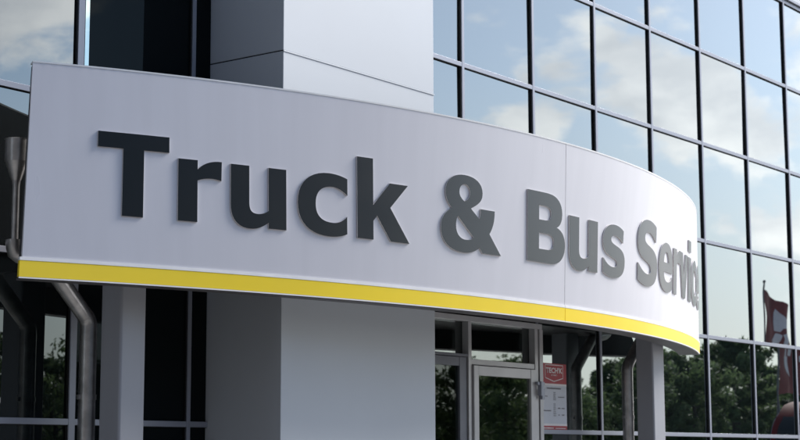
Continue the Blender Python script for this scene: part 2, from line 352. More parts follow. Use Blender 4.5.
def add_letter(ch, s0, width, zoff=0.0, depth=0.014):
    w, loops = G[ch]; k = width / w
    loops = [orient(dedupe(l), i == 0) for i, l in enumerate(loops)]
    shapes = [loops]
    if ch == 'i': shapes.append([orient(DOT, True)])
    fv, ff, sv, sf, pv, pf = [], [], [], [], [], []
    for lp in shapes:
        # densify so that the letter follows the curve of the sign
        dl = []
        for l in lp:
            q = []
            for i in range(len(l)):
                a, b = l[i], l[(i + 1) % len(l)]; m_ = max(1, int(abs(b[0] - a[0]) * k / 0.12))
                for j in range(m_): q.append((a[0] + (b[0] - a[0]) * j / m_, a[1] + (b[1] - a[1]) * j / m_))
            dl.append(q)
        tris = tessellate_polygon([[Vector((x, y, 0)) for x, y in l] for l in dl])
        flat = [p for l in dl for p in l]
        b0 = len(fv)
        fv += [S(s0 + x * k, BASE + zoff + y, depth) for x, y in flat]
        ff += [tuple(b0 + t for t in tr) for tr in tris]
        for l in dl:
            n_ = len(l)
            b1 = len(sv)
            for x, y in l:
                sv.append(S(s0 + x * k, BASE + zoff + y, depth - 0.0015)); sv.append(S(s0 + x * k, BASE + zoff + y, 0.006))
            for i in range(n_):
                a = b1 + 2 * i; b = b1 + 2 * ((i + 1) % n_); sf.append((a, a + 1, b + 1, b))
            b2 = len(pv)
            cx = sum(p[0] for p in l) / n_; cy = sum(p[1] for p in l) / n_
            for x, y in l:
                pv.append(S(s0 + x * k, BASE + zoff + y, 0.0058)); pv.append(S(s0 + x * k, BASE + zoff + y, 0.0008))
            for i in range(n_):
                a = b2 + 2 * i; b = b2 + 2 * ((i + 1) % n_); pf.append((a, a + 1, b + 1, b))
    f = link('letter', fv, ff, 'face', canopy)
    # outward facing normals
    me = f.data
    bm = bmesh.new(); bm.from_mesh(me)
    for fa in bm.faces:
        if fa.normal.y > 0: fa.normal_flip()
    bm.to_mesh(me); bm.free()
    me.polygons.foreach_set('use_smooth', [True] * len(me.polygons))
    nrm = []
    for v in me.vertices:      # the face is a curved sheet: give it the normal of the sign under each point
        best = nearest_s(v.co); zz_ = v.co.z - HB
        a_ = S(best + .01, zz_) - S(best - .01, zz_); b_ = S(best, zz_ + .01) - S(best, zz_ - .01)
        n_ = a_.cross(b_); n_.z = 0; n_.normalize(); nrm.append(tuple(n_ if n_.y < 0 or n_.x > 0 else -n_))
    me.normals_split_custom_set_from_vertices(nrm)
    e = link('letter_edge', sv, sf, 'return', f, autos=30)
    e2 = link('letter_backing', pv, pf, 'spacer', f)
    return f
for ch, s0, w in (('T', .528, .580), ('r', 1.185, .375), ('u', 1.640, .512), ('c', 2.262, .503), ('k', 2.868, .578), ('&', 3.832, .812),
                  ('B', 5.055, .640), ('u', 5.779, .574), ('s', 6.462, .540), ('S', 7.355, .640), ('e', 8.075, .560), ('r', 8.690, .330),
                  ('v', 9.010, .500), ('i', 9.580, .190), ('c', 9.850, .480), ('e', 10.390, .520)):
    add_letter(ch, s0, w)

# ------------------------------------------------------------------ building
YW = 10.0
bld = thing('glass_office_building', 'mirror glazed office facade with pale aluminium grid and a projecting pale blue-grey wall pillar', 'building', (0, 0, 0))
X0, X1 = 2.0, 38.0
MX = [2.0 + 0.0, 3.4, 4.8, 6.2, 7.62, 8.925, 10.24] + [12.97] + [14.41 + 1.4305 * k for k in range(17)]
ZT = [0.20, 0.95, 0.287 + EYE, 1.595 + EYE, 2.890 + EYE, 4.235 + EYE, 5.545 + EYE, 6.875 + EYE]
# transoms and mullions
def in_pillar(x): return 10.47 < x < 12.71
for zt in ZT:
    for (a, b) in ((X0, 10.478), (12.702 if zt > ZT[3] - .1 else 15.875, X1)):
        if abs(zt - ZT[3]) < 0.01:
            # the canopy slab meets the wall here
            pass
        t = box('transom', a, b, YW - 0.026, YW - 0.014, zt - 0.024, zt + 0.024, 'alu', bld, 0.002)
        box('gasket_shade', a, b, YW - 0.0142, YW - 0.002, zt - 0.029, zt + 0.020, 'gasket_shade', t)  # gasket hangs below the transom; its black also carries the underside shade
for x in MX:
    wide = abs(x - 8.925) < .01
    h = 0.034 if wide else 0.022
    z0, z1 = (ZT[3] + .02 if 12.9 < x < 14.6 else 0.15), 6.88 + EYE
    mm = box('mullion', x - h, x + h, YW - 0.0285, YW - 0.0155, z0, z1, 'alu', bld, 0.003)
    box('gasket_shade', x - h - 0.010, x + h - 0.004, YW - 0.0158, YW - 0.002, z0, z1, 'gasket_shade', mm)  # gasket set out leftward; its black also carries the cap's side shade
    if wide: box('glass_strip', x + h + 0.003, x + h + 0.047, YW - 0.03, YW - 0.002, 3.4, z1, 'strip_glass', mm)
# panes
zb = [0.15] + ZT[1:]
edges = sorted(MX)
def pane(x0, x1, z0, z1, mat, tilt=True):
    cx, cz = (x0 + x1) / 2, (z0 + z1) / 2
    w, h = (x1 - x0) / 2, (z1 - z0) / 2
    vs = [(-w, 0, -h), (w, 0, -h), (w, 0, h), (-w, 0, h), (-w, .02, -h), (w, .02, -h), (w, .02, h), (-w, .02, h)]
    fs = [(0, 1, 2, 3), (7, 6, 5, 4), (0, 4, 5, 1), (1, 5, 6, 2), (2, 6, 7, 3), (3, 7, 4, 0)]
    o = link('window_pane', vs, fs, mat, bld)
    o.location = (cx, YW + 0.004, cz)
    if tilt: o.rotation_euler = (random.gauss(0, 0.0022), 0, random.gauss(0, 0.0026))
    return o
for i in range(len(edges) - 1):
    for j in range(len(zb) - 1):
        x0, x1 = edges[i], edges[i + 1]; z0, z1 = zb[j], zb[j + 1]
        if x0 > 31: continue
        if j >= 0 and x1 < 5: continue
        if x0 < 10.3 and x1 > 12.8: # bay interrupted by the pillar: two narrow panes
            for (a, b) in ((10.266, 10.478), (12.702, x1 - 0.02)):
                pane(a, b, z0 + .02, z1 - .02, 'glass_dark' if a < 11 else 'glass', True)
            continue
        # entrance bay handled apart
        if 12.9 < x0 < 15.8 and z1 < ZT[3] + 0.1: continue
        mat = 'glass' if z0 > 2.9 else 'glass_low'
        if 8.9 < x0 < 9.0: mat = 'glass_dark' 
        xa = x0 + 0.02; xb = x1 - 0.02
        if mat == 'glass_dark' and z0 > 3: xa = x0 + 0.09
        pane(xa, xb, z0 + .02, z1 - .02, mat)
# panes of the last bays as one far strip
box('window_pane', 31.6, X1, YW + .004, YW + .02, 0.15, 6.88 + EYE, 'glass', bld)
box('window_pane', X0, 4.78, YW + .004, YW + .02, 0.15, 6.88 + EYE, 'glass', bld)
# plinth, parapet cladding, body
box('plinth', X0, 10.47, YW - 0.06, YW + 0.2, 0.1, 0.17, 'alu_dark', bld)
box('plinth', 15.9, X1, YW - 0.06, YW + 0.2, 0.1, 0.17, 'alu_dark', bld)
box('parapet_cladding', 12.705, X1, YW - 0.05, YW + 0.35, 6.945 + EYE, 9.6 + EYE, 'clad', bld, 0.01)
box('parapet_cladding', X0, 10.475, YW - 0.05, YW + 0.35, 6.945 + EYE, 9.6 + EYE, 'clad', bld, 0.01)
box('parapet_trim', 12.706, X1, YW - 0.062, YW - 0.045, 6.912 + EYE, 6.936 + EYE, 'alu', bld)
box('roof', X0, X1, YW + 0.36, 24, 9.2 + EYE, 9.3 + EYE, 'dark_back', bld)
box('end_wall', X0 - 0.3, X0 - 0.002, YW - 0.05, 24, 0, 9.6 + EYE, 'clad', bld)
box('end_wall', X1 + 0.002, X1 + 0.3, YW - 0.05, 24, 0, 9.6 + EYE, 'clad', bld)
box('back_wall', X0, X1, 23.7, 24, 0, 9.6 + EYE, 'clad', bld)
# entrance lobby behind the door glass
lob = []
bm = bmesh.new()
add_box(bm, 12.75, 16.0, 13.0, 13.1, 0, 3.3); add_box(bm, 12.65, 12.74, 10.15, 13.1, 0, 3.3); add_box(bm, 16.0, 16.1, 10.15, 13.1, 0, 3.3)
add_box(bm, 12.65, 16.1, 10.15, 13.1, 3.31, 3.4); add_box(bm, 12.65, 16.1, 10.05, 13.1, 0.02, 0.12)
from_bm('lobby_lining', bm, 'inside', bld, None)
# wall pillar with a horizontal joint
PX0, PX1, PY = 10.48, 12.70, 9.14
zs = 3.488 + EYE
p1 = box('wall_pillar', PX0, PX1, PY, YW + 0.3, 0.0, zs - 0.004, 'clad', bld, 0.006)
box('wall_pillar', PX0, PX1, PY, YW + 0.3, zs + 0.004, 11.2, 'clad', bld, 0.006)
box('joint_profile', PX0 + 0.004, PX1 - 0.012, PY + 0.012, YW + 0.29, zs - 0.009, zs + 0.009, 'gasket_shade', p1)
box('joint_lip', PX0 - 0.001, PX1 + 0.004, PY - 0.006, PY + 0.004, zs - 0.010, zs + 0.002, 'clad', p1, 0.002)

# entrance: frame, fixed side light, door
YF = YW - 0.03
fr = box('entrance_frame', 12.704, 15.86, YF - 0.05, YF + 0.03, 1.432 + EYE, 1.492 + EYE, 'alu_dark', bld, 0.004)
for xa, xb, mt in ((14.385, 14.445, 'alu_dark'), (15.70, 15.765, 'alu_dark'), (15.80, 15.87, 'alu_dark'), (12.706, 12.735, 'alu_dark')):
    box('frame_post', xa, xb, YF - 0.052, YF + 0.03, 0.14, 1.430 + EYE, mt, fr, 0.004)
box('frame_rail', 14.447, 15.698, YF - 0.046, YF + 0.03, 0.978 + EYE, 1.035 + EYE, 'alu_dark', fr, 0.004)
box('frame_rail', 12.737, 14.383, YF - 0.046, YF + 0.03, 1.055 + EYE, 1.085 + EYE, 'alu_blue', fr, 0.004)
p = pane(12.74, 14.38, 1.09 + EYE, 1.43 + EYE, 'glass_door'); p = pane(14.45, 15.70, 1.04 + EYE, 1.43 + EYE, 'glass_door')
# side light leaf (dark slate frame)
sl = box('side_light', 14.245, 14.375, YF - 0.035, YF + 0.025, 0.15, 1.052 + EYE, 'alu_blue', bld, 0.004)
box('rail', 12.74, 14.243, YF - 0.033, YF + 0.024, 0.955 + EYE, 1.050 + EYE, 'alu_blue', sl, 0.004)
box('rail', 12.74, 14.243, YF - 0.033, YF + 0.024, 0.15, 0.30, 'alu_blue', sl, 0.004)
box('glass', 12.76, 14.244, YF - 0.008, YF + 0.004, 0.302, 0.953 + EYE, 'glass_side', sl)
# door leaf
dl = box('door', 14.455, 14.545, YF - 0.075, YF - 0.012, 0.15, 0.970 + EYE, 'alu_dark', bld, 0.005)
box('door_stile', 15.575, 15.690, YF - 0.075, YF - 0.012, 0.15, 0.970 + EYE, 'alu_dark', dl, 0.005)
box('door_rail', 14.547, 15.573, YF - 0.073, YF - 0.014, 0.865 + EYE, 0.969 + EYE, 'alu_dark', dl, 0.005)
box('door_rail', 14.547, 15.573, YF - 0.073, YF - 0.014, 0.15, 0.38, 'alu_dark', dl, 0.005)
box('glass', 14.546, 15.574, YF - 0.048, YF - 0.038, 0.382, 0.863 + EYE, 'glass_door', dl)
bm = bmesh.new()
add_box(bm, 15.655, 15.80, YF - 0.115, YF - 0.077, 0.80 + EYE, 0.835 + EYE, 0.004)
add_box(bm, 15.70, 15.75, YF - 0.13, YF - 0.078, 0.68 + EYE, 0.84 + EYE, 0.006)
add_box(bm, 15.735, 15.79, YF - 0.12, YF - 0.078, 0.64 + EYE, 0.76 + EYE, 0.005)
from_bm('hinge', bm, 'alu', dl)
bm = bmesh.new(); tube(bm, [(14.50, YF - .076, 1.0), (14.50, YF - .14, 1.0), (14.50, YF - .14, 1.45), (14.50, YF - .076, 1.45)], 0.014, 12)
from_bm('handle', bm, 'chrome', dl)
bm = bmesh.new()
for z in (0.35, 0.9, 1.45, 2.0, 2.5): add_box(bm, 13.0, 14.6, 12.2, 12.75, z, z + 0.03)
add_box(bm, 12.97, 13.0, 12.2, 12.75, 0.12, 2.6); add_box(bm, 14.6, 14.63, 12.2, 12.75, 0.12, 2.6)
add_box(bm, 12.97, 14.63, 12.75, 12.78, 0.12, 2.6)
shelf = tag(from_bm('display_shelf', bm, 'alu_blue'), 'dark display shelf standing inside behind the glazed entrance side light', 'shelf')
sid = 0
for z in (0.38, 0.93, 1.48, 2.03):
    x = 13.06
    while x < 14.45:
        w = random.uniform(.16, .26)
        b = box('goods_box', x, x + w, 12.25, 12.6, z + .002, z + random.uniform(.24, .42), 'red_goods', None, 0.006)
        tag(b, 'red goods boxes standing on the shelf inside the entrance', 'box', 'red boxes on the shelf inside'); x += w + .04

# added out-of-view blocks, left and opposite, that shade the left side of the scene
nb = thing('shade_blocks', 'tall dark blocks added out of view to shade the left of the scene', 'building', (0, 0, 0))
box('wall', -16, -5.0, -34, 9.5, 0, 17, 'dark_clad', nb, 0.02)
box('roof', -16.2, -4.8, -34.2, 9.7, 17.01, 17.5, 'dark_back', nb, 0.02)
box('wall', -16, 49.0, -60, -42, 0, 17, 'dark_clad', nb, 0.02)  # opposite block, added as a dark reflection for the left letters
box('roof', -16.2, 49.2, -60.2, -41.8, 17.01, 17.5, 'dark_back', nb, 0.02)
for k in range(7):
    for j in range(3):
        f = box('window', -4.99, -4.94, -31 + k * 6.0, -27.5 + k * 6.0, 2.2 + j * 5.0, 5.2 + j * 5.0, 'gasket_shade', nb)
        box('pane', -4.939, -4.925, -30.9 + k * 6.0, -27.6 + k * 6.0, 2.3 + j * 5.0, 5.1 + j * 5.0, 'truck_glass', f)

# ------------------------------------------------------------------ poster on the glass
yp = YW - 0.010
PXA, PXB, PZB, PZT = 15.925, 16.475, 0.300 + EYE, 1.065 + EYE
poster = box('opening_hours_poster', PXA, PXB, yp - 0.004, yp, PZB, PZT, 'poster_pale')
tag(poster, 'red and grey opening hours poster stuck on the glass right of the door', 'poster')
def flat(name, loops, mat, y, par, th=0.0012):
    vs, fs = [], []
    for l in loops:
        b = len(vs); n_ = len(l); l = orient(l, True)
        vs += [(x, y, z) for x, z in l]; fs.append(tuple(range(b, b + n_)))
    return link(name, vs, fs, mat, par)
def rect(a, b, c, d): return [(a, c), (b, c), (b, d), (a, d)]
hz = PZT - 0.232
flat('header', [rect(PXA, PXB, hz, PZT)], 'poster_red', yp - 0.0055, poster)
flat('footer', [rect(PXA, PXB, PZB, PZB + 0.055)], 'poster_red', yp - 0.0055, poster)
flat('divider', [rect(PXA, PXB, hz - 0.022, hz), rect(PXA, PXB, PZB + .055, PZB + .078)], 'poster_white', yp - 0.0058, poster)
W = PXB - PXA
def outline(pts, t):
    cx = sum(p[0] for p in pts) / len(pts); cz = sum(p[1] for p in pts) / len(pts)
    q = []
    n_ = len(pts)
    for i in range(n_):
        a, b = Vector(pts[i]), Vector(pts[(i + 1) % n_])
        d = (b - a).normalized(); nn = Vector((-d.y, d.x)) * t * .5
        a2, b2 = a - d * t * .5, b + d * t * .5
        q.append([tuple(a2 - nn), tuple(b2 - nn), tuple(b2 + nn), tuple(a2 + nn)])
    return q
shield = [(PXA + .16 * W, PZT - .018), (PXA + .86 * W, PZT - .018), (PXA + .86 * W, PZT - .165), (PXA + .50 * W, PZT - .205), (PXA + .16 * W, PZT - .165)]
flat('emblem', outline(shield, 0.009), 'poster_white', yp - 0.0068, poster)
def text(name, s, x, z, size, mat, y, par, ax='CENTER', sx=1.0, bold=0.0):
    cu = bpy.data.curves.new(name, 'FONT'); cu.body = s; cu.size = size; cu.align_x = ax; cu.offset = bold
    t = bpy.data.objects.new(name, cu); COL.objects.link(t)
    dg = bpy.context.evaluated_depsgraph_get(); me = bpy.data.meshes.new_from_object(t.evaluated_get(dg))
    bpy.data.objects.remove(t)
    for v in me.vertices: v.co = Vector((x + v.co.x * sx, y, z + v.co.y))
    me.materials.clear(); me.materials.append(M[mat])
    o = bpy.data.objects.new(name, me); COL.objects.link(o); o.parent = par
    return o
text('brand_lettering', "TECH'K", PXA + .51 * W, PZT - .108, 0.082, 'poster_white', yp - 0.0075, poster, sx=1.25, bold=0.0025)
text('brand_lettering', "service", PXA + .51 * W, PZT - .142, 0.030, 'poster_white', yp - 0.0075, poster, sx=1.5, bold=0.0008)
# small print: unreadable lines in the photograph, kept as rows of short marks
marks = []
def row(x0, x1, z, h=0.010):
    x = PXA + x0 * W
    while x < PXA + x1 * W:
        w = random.uniform(.006, .013); marks.append(rect(x, x + w, z, z + h)); x += w + random.uniform(.003, .006)
row(.22, .78, hz - .062, .018)
for k in range(5): row(.47, .56, hz - .105 - k * .020, .009)
for k in range(7): row(.47, .56, hz - .235 - k * .022, .009)
row(.08, .24, hz - .150, .012); row(.66, .90, hz - .155, .010); row(.08, .38, hz - .315, .013); row(.64, .74, hz - .285, .014); row(.80, .90, hz - .285, .014); row(.80, .88, hz - .36, .014); row(.66, .70, hz - .36, .012)
flat('small_print', marks, 'poster_ink', yp - 0.0060, poster)
marks = []
row(.06, .46, PZB + .022, .014); row(.54, .94, PZB + .022, .009)
flat('small_print', marks, 'poster_white', yp - 0.0065, poster)

# ------------------------------------------------------------------ columns and downpipes
def column(x0, w, label):
    t = thing('canopy_column', label, 'column', (x0 + w / 2, 9.418, 0.13), 'square columns under the canopy')
    z1 = SZ0 - 0.13 - 0.002
    bm = bmesh.new(); add_box(bm, -w / 2, w / 2, -0.115, 0.115, 0.02, z1)
    ve = [e for e in bm.edges if abs(e.verts[0].co.z - e.verts[1].co.z) > 1]
    bmesh.ops.bevel(bm, geom=ve, offset=0.022, segments=4, affect='EDGES', profile=0.5)
    from_bm('shaft', bm, 'column', t, 40)
    bm = bmesh.new(); add_box(bm, -w / 2 - .06, w / 2 + .06, -0.17, 0.17, 0, 0.02, 0.003)
    from_bm('base_plate', bm, 'column', t)
    for sx in (-1, 1):
        for sy in (-1, 1):
            bm = bmesh.new(); bmesh.ops.create_cone(bm, cap_ends=True, segments=6, radius1=.014, radius2=.014, depth=.02, matrix=Matrix.Translation((sx * (w / 2 + .035), sy * .145, .03)))
            from_bm('bolt', bm, 'steel', t)
column(8.800, 0.268, 'left grey square column beside the wall pillar, under the left end of the canopy')
column(17.313, 0.283, 'right grey square column standing in front of the mirror glazing under the right end of the canopy')

def downpipe(xc, side, label, yc=9.65):
    t = thing('downpipe', label, 'drainpipe', (xc, yc, 0.13), 'galvanised downpipes at the canopy columns')
    r = 0.067
    zb_, ze = 0.25, 1.06 + EYE - 0.13     # elbow height above base
    up = 0.76
    bm = bmesh.new()
    def arcpts(c, a, b, n_=6):
        return [tuple(c[i] * 0 + (1 - t_) ** 2 * a[i] + 2 * (1 - t_) * t_ * c[i] + t_ ** 2 * b[i] for i in range(3)) for t_ in [k / n_ for k in range(n_ + 1)]]
    E1 = (0, 0, ze); E2 = (side * up, 0, ze + .48)
    d = 0.05
    pts = [(0, 0, 0.0), (0, 0, ze - d)] + arcpts(E1, (0, 0, ze - d), (side * d * .7, 0, ze + d * .7))[1:]
    pts += [(side * .36, 0, ze + .35), (side * .42, 0, ze + .39), (side * .50, 0, ze + .41), (side * .70, 0, ze + .45), (side * .745, 0, ze + .47), (side * up, 0, ze + .52), (side * up, 0, ze + .56)]
    tube(bm, pts[:8], r, 28); 
    from_bm('pipe', bm, 'steel', t, 50)
    bm = bmesh.new(); tube(bm, pts[7:], r * .97, 28); from_bm('elbow', bm, 'steel', t, 50)
    zt_ = 2.09 + EYE - 0.13
    bm = bmesh.new()
    zz = ze + .50
    P = [(side * up, 0, zz + d), (side * up, 0, zt_ - 0.06), (side * up, 0, zt_ - .02), (side * up, 0, zt_ + 0.12), (side * up, 0, zt_ + 0.125), (side * up, 0, zt_ + .285), (side * up, 0, zt_ + .295), (side * up, 0, zt_ + .296)]
    tube(bm, P[:3], 0, 24, True, [.028, .028, .034])
    from_bm('upper_pipe', bm, 'steel', t, 50)
    bm = bmesh.new(); tube(bm, P[2:], 0, 28, True, [.036, .086, .090, .090, .096, .084])
    from_bm('hopper', bm, 'steel', t, 40)
    for z in (0.9, 1.62 + 0.32):
        bm = bmesh.new(); tube(bm, [(0, 0, z - .02), (0, 0, z + .02)], r + .006, 28)
        add_box(bm, -r - .03, -r + .005, -.012, .012, z - .016, z + .016)
        from_bm('clamp', bm, 'steel', t, 50)
downpipe(8.785, -1, 'galvanised downpipe with hopper and elbow, left of the column at the left canopy end')
downpipe(17.315, 1, 'galvanised downpipe behind the left side of the right column')

# ------------------------------------------------------------------ flag and pole seen mirrored in the glazing
def mirror_pt(t, zr, nv): return Vector((t * nv, 20 - nv, zr * nv + EYE))
NV = 26.0
fx0 = 2.217 * NV; fy = 20 - NV
fp = thing('flagpole', 'dark flagpole carrying the red flag, mirrored in the glazing at the right', 'flagpole', (fx0, fy, 0))
bm = bmesh.new(); tube(bm, [(0, 0, 0), (0, 0, 4), (0, 0, .249 * NV + EYE)], 0, 12, True, [.06, .05, .03]); from_bm('shaft', bm, 'pole', fp)
bm = bmesh.new(); bmesh.ops.create_uvsphere(bm, u_segments=12, v_segments=8, radius=.06, matrix=Matrix.Translation((0, 0, .249 * NV + EYE + .05))); from_bm('finial', bm, 'pole', fp)
FW = 2.3; ZT_, ZB_ = .2415 * NV, .087 * NV
def flagp(u, v, off=0.0):
    top = ZT_ - .62 * u ** 1.0
    bot = ZB_ + 0.05 * math.sin(u * 4)
    z = bot + (top - bot) * v + EYE
    x = fx0 + 0.06 + u * FW * (0.92 + .08 * v)
    y = fy + 0.16 * math.sin(u * 9 + v * 1.5) * (0.2 + u) + 0.05 * math.sin(v * 11 + u * 3)
    return Vector((x, y + off, z))
n1, n2 = 40, 40
vs = []; fs = []
for sgn in (-1, 1):
    b = len(vs)
    vs += [flagp(i / n1, j / n2, sgn * .006) for j in range(n2 + 1) for i in range(n1 + 1)]
    for j in range(n2):
        for i in range(n1):
            q = (b + j * (n1 + 1) + i, b + j * (n1 + 1) + i + 1, b + (j + 1) * (n1 + 1) + i + 1, b + (j + 1) * (n1 + 1) + i)
            fs.append(q if sgn < 0 else q[::-1])
flag = link('flag', vs, fs, 'flag_red', None, smooth=True)
tag(flag, 'large red flag with white marks hanging from the pole, mirrored in the right panes', 'flag')
# white abstract marks on the cloth (u measured from the pole, seen mirrored so it reads left to right from the pole)
def flag_mark(poly):
    ts = tessellate_polygon([[Vector((a, b, 0)) for a, b in poly]])
    bm = bmesh.new(); vv = [bm.verts.new((a, 0, b)) for a, b in poly]
    for t in ts:
        try: bm.faces.new([vv[k] for k in t])
        except ValueError: pass
    bmesh.ops.subdivide_edges(bm, edges=bm.edges[:], cuts=3, use_grid_fill=True)
    bmesh.ops.triangulate(bm, faces=bm.faces[:])
    for v in bm.verts: v.co = flagp(v.co.x, v.co.z, 0.016)
    return bm
marks_uv = [[(.48, .86), (.52, .91), (.80, .84), (.90, .78), (.90, .70), (.78, .74), (.66, .72), (.56, .66), (.46, .66)],
            [(.38, .56), (.50, .64), (.60, .63), (.52, .53), (.42, .46)], [(.62, .64), (.76, .68), (.80, .60), (.70, .52), (.62, .54), (.66, .60)],
            [(.34, .50), (.42, .50), (.46, .36), (.38, .34)], [(.50, .50), (.60, .50), (.58, .38), (.50, .38)], [(.74, .52), (.86, .56), (.86, .46), (.76, .44)],
            [(.30, .27), (.32, .36), (.50, .37), (.54, .27), (.54, .17), (.46, .21), (.40, .17), (.36, .22), (.28, .18)],
            [(.66, .40), (.76, .41), (.76, .34), (.68, .34)]]
for poly in marks_uv:
    bm = flag_mark(poly)
    o = from_bm('print', bm, 'flag_white', flag, None)

# ------------------------------------------------------------------ trees behind the camera's side, mirrored in the glazing
def tree(x, y, h, cr, kind, label, seed):
    rnd = random.Random(seed)
    t = thing('conifer' if kind == 'fir' else 'broadleaf_tree', label, 'tree', (x, y, 0.02), 'trees along the verge, mirrored in the glazing')
    bm = bmesh.new()
    lean = rnd.uniform(-.3, .3)
    tr = [(lean * (k / 5) ** 2 + rnd.uniform(-.05, .05) * (k > 0), rnd.uniform(-.05, .05) * (k > 0), h * .92 * k / 5) for k in range(6)]
    tube(bm, tr, 0, 9, True, [.035 * h * .7 * (1 - .92 * k / 5) + .02 for k in range(6)])
    limbs = []
    nl = 26 if kind == 'fir' else 16
    for k in range(nl):
        f = .2 + .75 * (k + rnd.random()) / nl if kind != 'fir' else .12 + .86 * (k + rnd.random()) / nl
        a = k * 2.4 + rnd.uniform(-.4, .4)
        if kind == 'fir': L_ = cr * (1.05 - f) * rnd.uniform(.8, 1.15); dz = -.12 * L_
        else:
            L_ = cr * math.sin(math.pi * min(1, (f - .12) / .88) ** .8) * rnd.uniform(.6, 1.05) + .3; dz = L_ * rnd.uniform(.25, .7)
        p0 = Vector((lean * f * f, 0, h * .92 * f)); p1 = p0 + Vector((math.cos(a) * L_, math.sin(a) * L_, dz))
        pm = (p0 + p1) / 2 + Vector((0, 0, .06 * L_))
        tube(bm, [p0, pm, p1], 0, 5, False, [.012 * h * (1.1 - f), .007 * h * (1.1 - f), .012])
        limbs.append((p0, p1, L_))
    from_bm('trunk', bm, 'bark', t, 50)
    vs = []; fs = []
    for (p0, p1, L_) in limbs:
        clumps = 5 if kind != 'fir' else 4
        for c in range(clumps):
            f = .30 + .75 * c / (clumps - 1) + rnd.uniform(-.08, .08)
            cc = p0.lerp(p1, f) + Vector((rnd.gauss(0, .12), rnd.gauss(0, .12), rnd.gauss(0, .10))) * (L_ * .5)
            rad_ = (0.34 + .16 * rnd.random()) * (cr / 2.6) if kind != 'fir' else .28 * (cr / 1.8) * (1.15 - f * .5)
            for q in range(80 if kind != 'fir' else 60):
                v = Vector((rnd.gauss(0, 1), rnd.gauss(0, 1), rnd.gauss(0, .7))); v = v.normalized() * rad_ * rnd.random() ** .4 * 1.35
                ctr = cc + v; s_ = rnd.uniform(.08, .15) * (h / 8)
                nrm = (v.normalized() + Vector((rnd.gauss(0, .5), rnd.gauss(0, .5), rnd.gauss(0, .5) + .3))).normalized()
                a_ = nrm.orthogonal().normalized(); a_ = Matrix.Rotation(rnd.uniform(0, 6.28), 3, nrm) @ a_; b_ = nrm.cross(a_)
                k0 = len(vs)
                l_ = s_ * 1.5
                vs += [ctr - a_ * l_, ctr - b_ * s_ * .6, ctr + a_ * l_, ctr + b_ * s_ * .6]
                fs.append((k0, k0 + 1, k0 + 2, k0 + 3))
    link('crown', vs, fs, {'fir': 'leaf3', 'a': 'leaf', 'b': 'leaf2'}[kind], t)
TREES = [ # (t, apparent height ratio, virtual distance, crown radius, kind)
    (0.80, .105, 46, 2.4, 'a', 'dense tree leftmost in the mirrored row, seen in the low left pane'),
    (0.875, .080, 50, 2.0, 'b', 'small pale green tree second from the left of the mirrored row'),
    (0.945, .088, 46, 2.6, 'a', 'rounded tree third from the left of the mirrored row, hidden by the left column'),
    (1.44, .098, 48, 2.8, 'a', 'round dark tree mirrored in the side light beside the door'),
    (1.515, .100, 44, 2.8, 'a', 'broad dark tree mirrored in the door glass'),
    (1.60, .105, 48, 2.6, 'b', 'leafy tree mirrored between the door and the poster'),
    (1.665, .108, 52, 1.6, 'fir', 'narrow conifer mirrored just right of the poster'),
    (1.715, .112, 55, 1.5, 'fir', 'narrow conifer mirrored beside the mullion right of the poster'),
    (1.765, .112, 50, 2.4, 'a', 'dark tree mirrored left of the right column'),
    (1.835, .128, 46, 2.8, 'b', 'tree mirrored behind the right column'),
    (1.91, .142, 47, 3.2, 'a', 'wide dark tree mirrored just right of the right column'),
    (1.985, .128, 45, 2.6, 'b', 'mid green tree mirrored under the right end of the canopy'),
    (2.045, .148, 50, 2.2, 'a', 'slender leafy tree mirrored right of the canopy end'),
    (2.105, .178, 48, 2.4, 'b', 'tallest tree of the mirrored row, left of the flag'),
    (2.165, .135, 52, 2.4, 'a', 'dark tree mirrored just left of the flag'),
    (2.225, .105, 50, 2.2, 'b', 'low tree mirrored below the red flag'),
    (2.31, .115, 47, 2.6, 'a', 'dense tree mirrored at the right edge beyond the flag'),
    (2.40, .125, 50, 3.0, 'b', 'rightmost tree of the mirrored row beyond the picture edge')]
for i, (t_, zr, nv, cr, kind, lab) in enumerate(TREES):
    tree(t_ * nv, 20 - nv, zr * nv + EYE + .3, cr, kind, lab, 100 + i)
# low hedge mass behind closes the gaps between the trunks
def hedge():
    vs = []; fs = []
    rnd = random.Random(5)
    for k in range(34000):
        x = rnd.uniform(26, 150); top = 4.3 + 1.0 * noise.noise(Vector((x * .22, 0, 0))) + .7 * noise.noise(Vector((x * .9, 3, 0)))
        c = Vector((x, -38 - (x - 60) * .02 + rnd.gauss(0, .7), 0.1 + (top - .1) * rnd.random() ** .6))
        n_ = Vector((rnd.gauss(0, 1), rnd.gauss(0, 1) + 1, rnd.gauss(0, 1) + .5)).normalized(); a_ = n_.orthogonal().normalized(); a_ = Matrix.Rotation(rnd.uniform(0, 6), 3, n_) @ a_; b_ = n_.cross(a_)
        s_ = rnd.uniform(.14, .30); k0 = len(vs)
        vs += [c - a_ * s_ * 1.4, c - b_ * s_ * .7, c + a_ * s_ * 1.4, c + b_ * s_ * .7]; fs.append((k0, k0 + 1, k0 + 2, k0 + 3))
    o = link('hedge', vs, fs, 'leaf'); tag(o, 'long dense hedge along the far side of the verge behind the tree row', 'hedge')
hedge()

# ------------------------------------------------------------------ red truck parked by the facade, mirrored at the lower right
tk = thing('red_truck', 'dark red truck with rounded cab mirrored in the lower right corner of the glazing', 'truck', (47.6, -0.6, 0))
tk.rotation_euler = (0, 0, rad(0))
def prof(bm, pts, x0, x1, bev=.05):
    a = [bm.verts.new((x0, y, z)) for y, z in pts]; b = [bm.verts.new((x1, y, z)) for y, z in pts]
    bm.faces.new(a[::-1]); bm.faces.new(b)
    for i in range(len(pts)):
        j = (i + 1) % len(pts); bm.faces.new((a[i], a[j], b[j], b[i]))
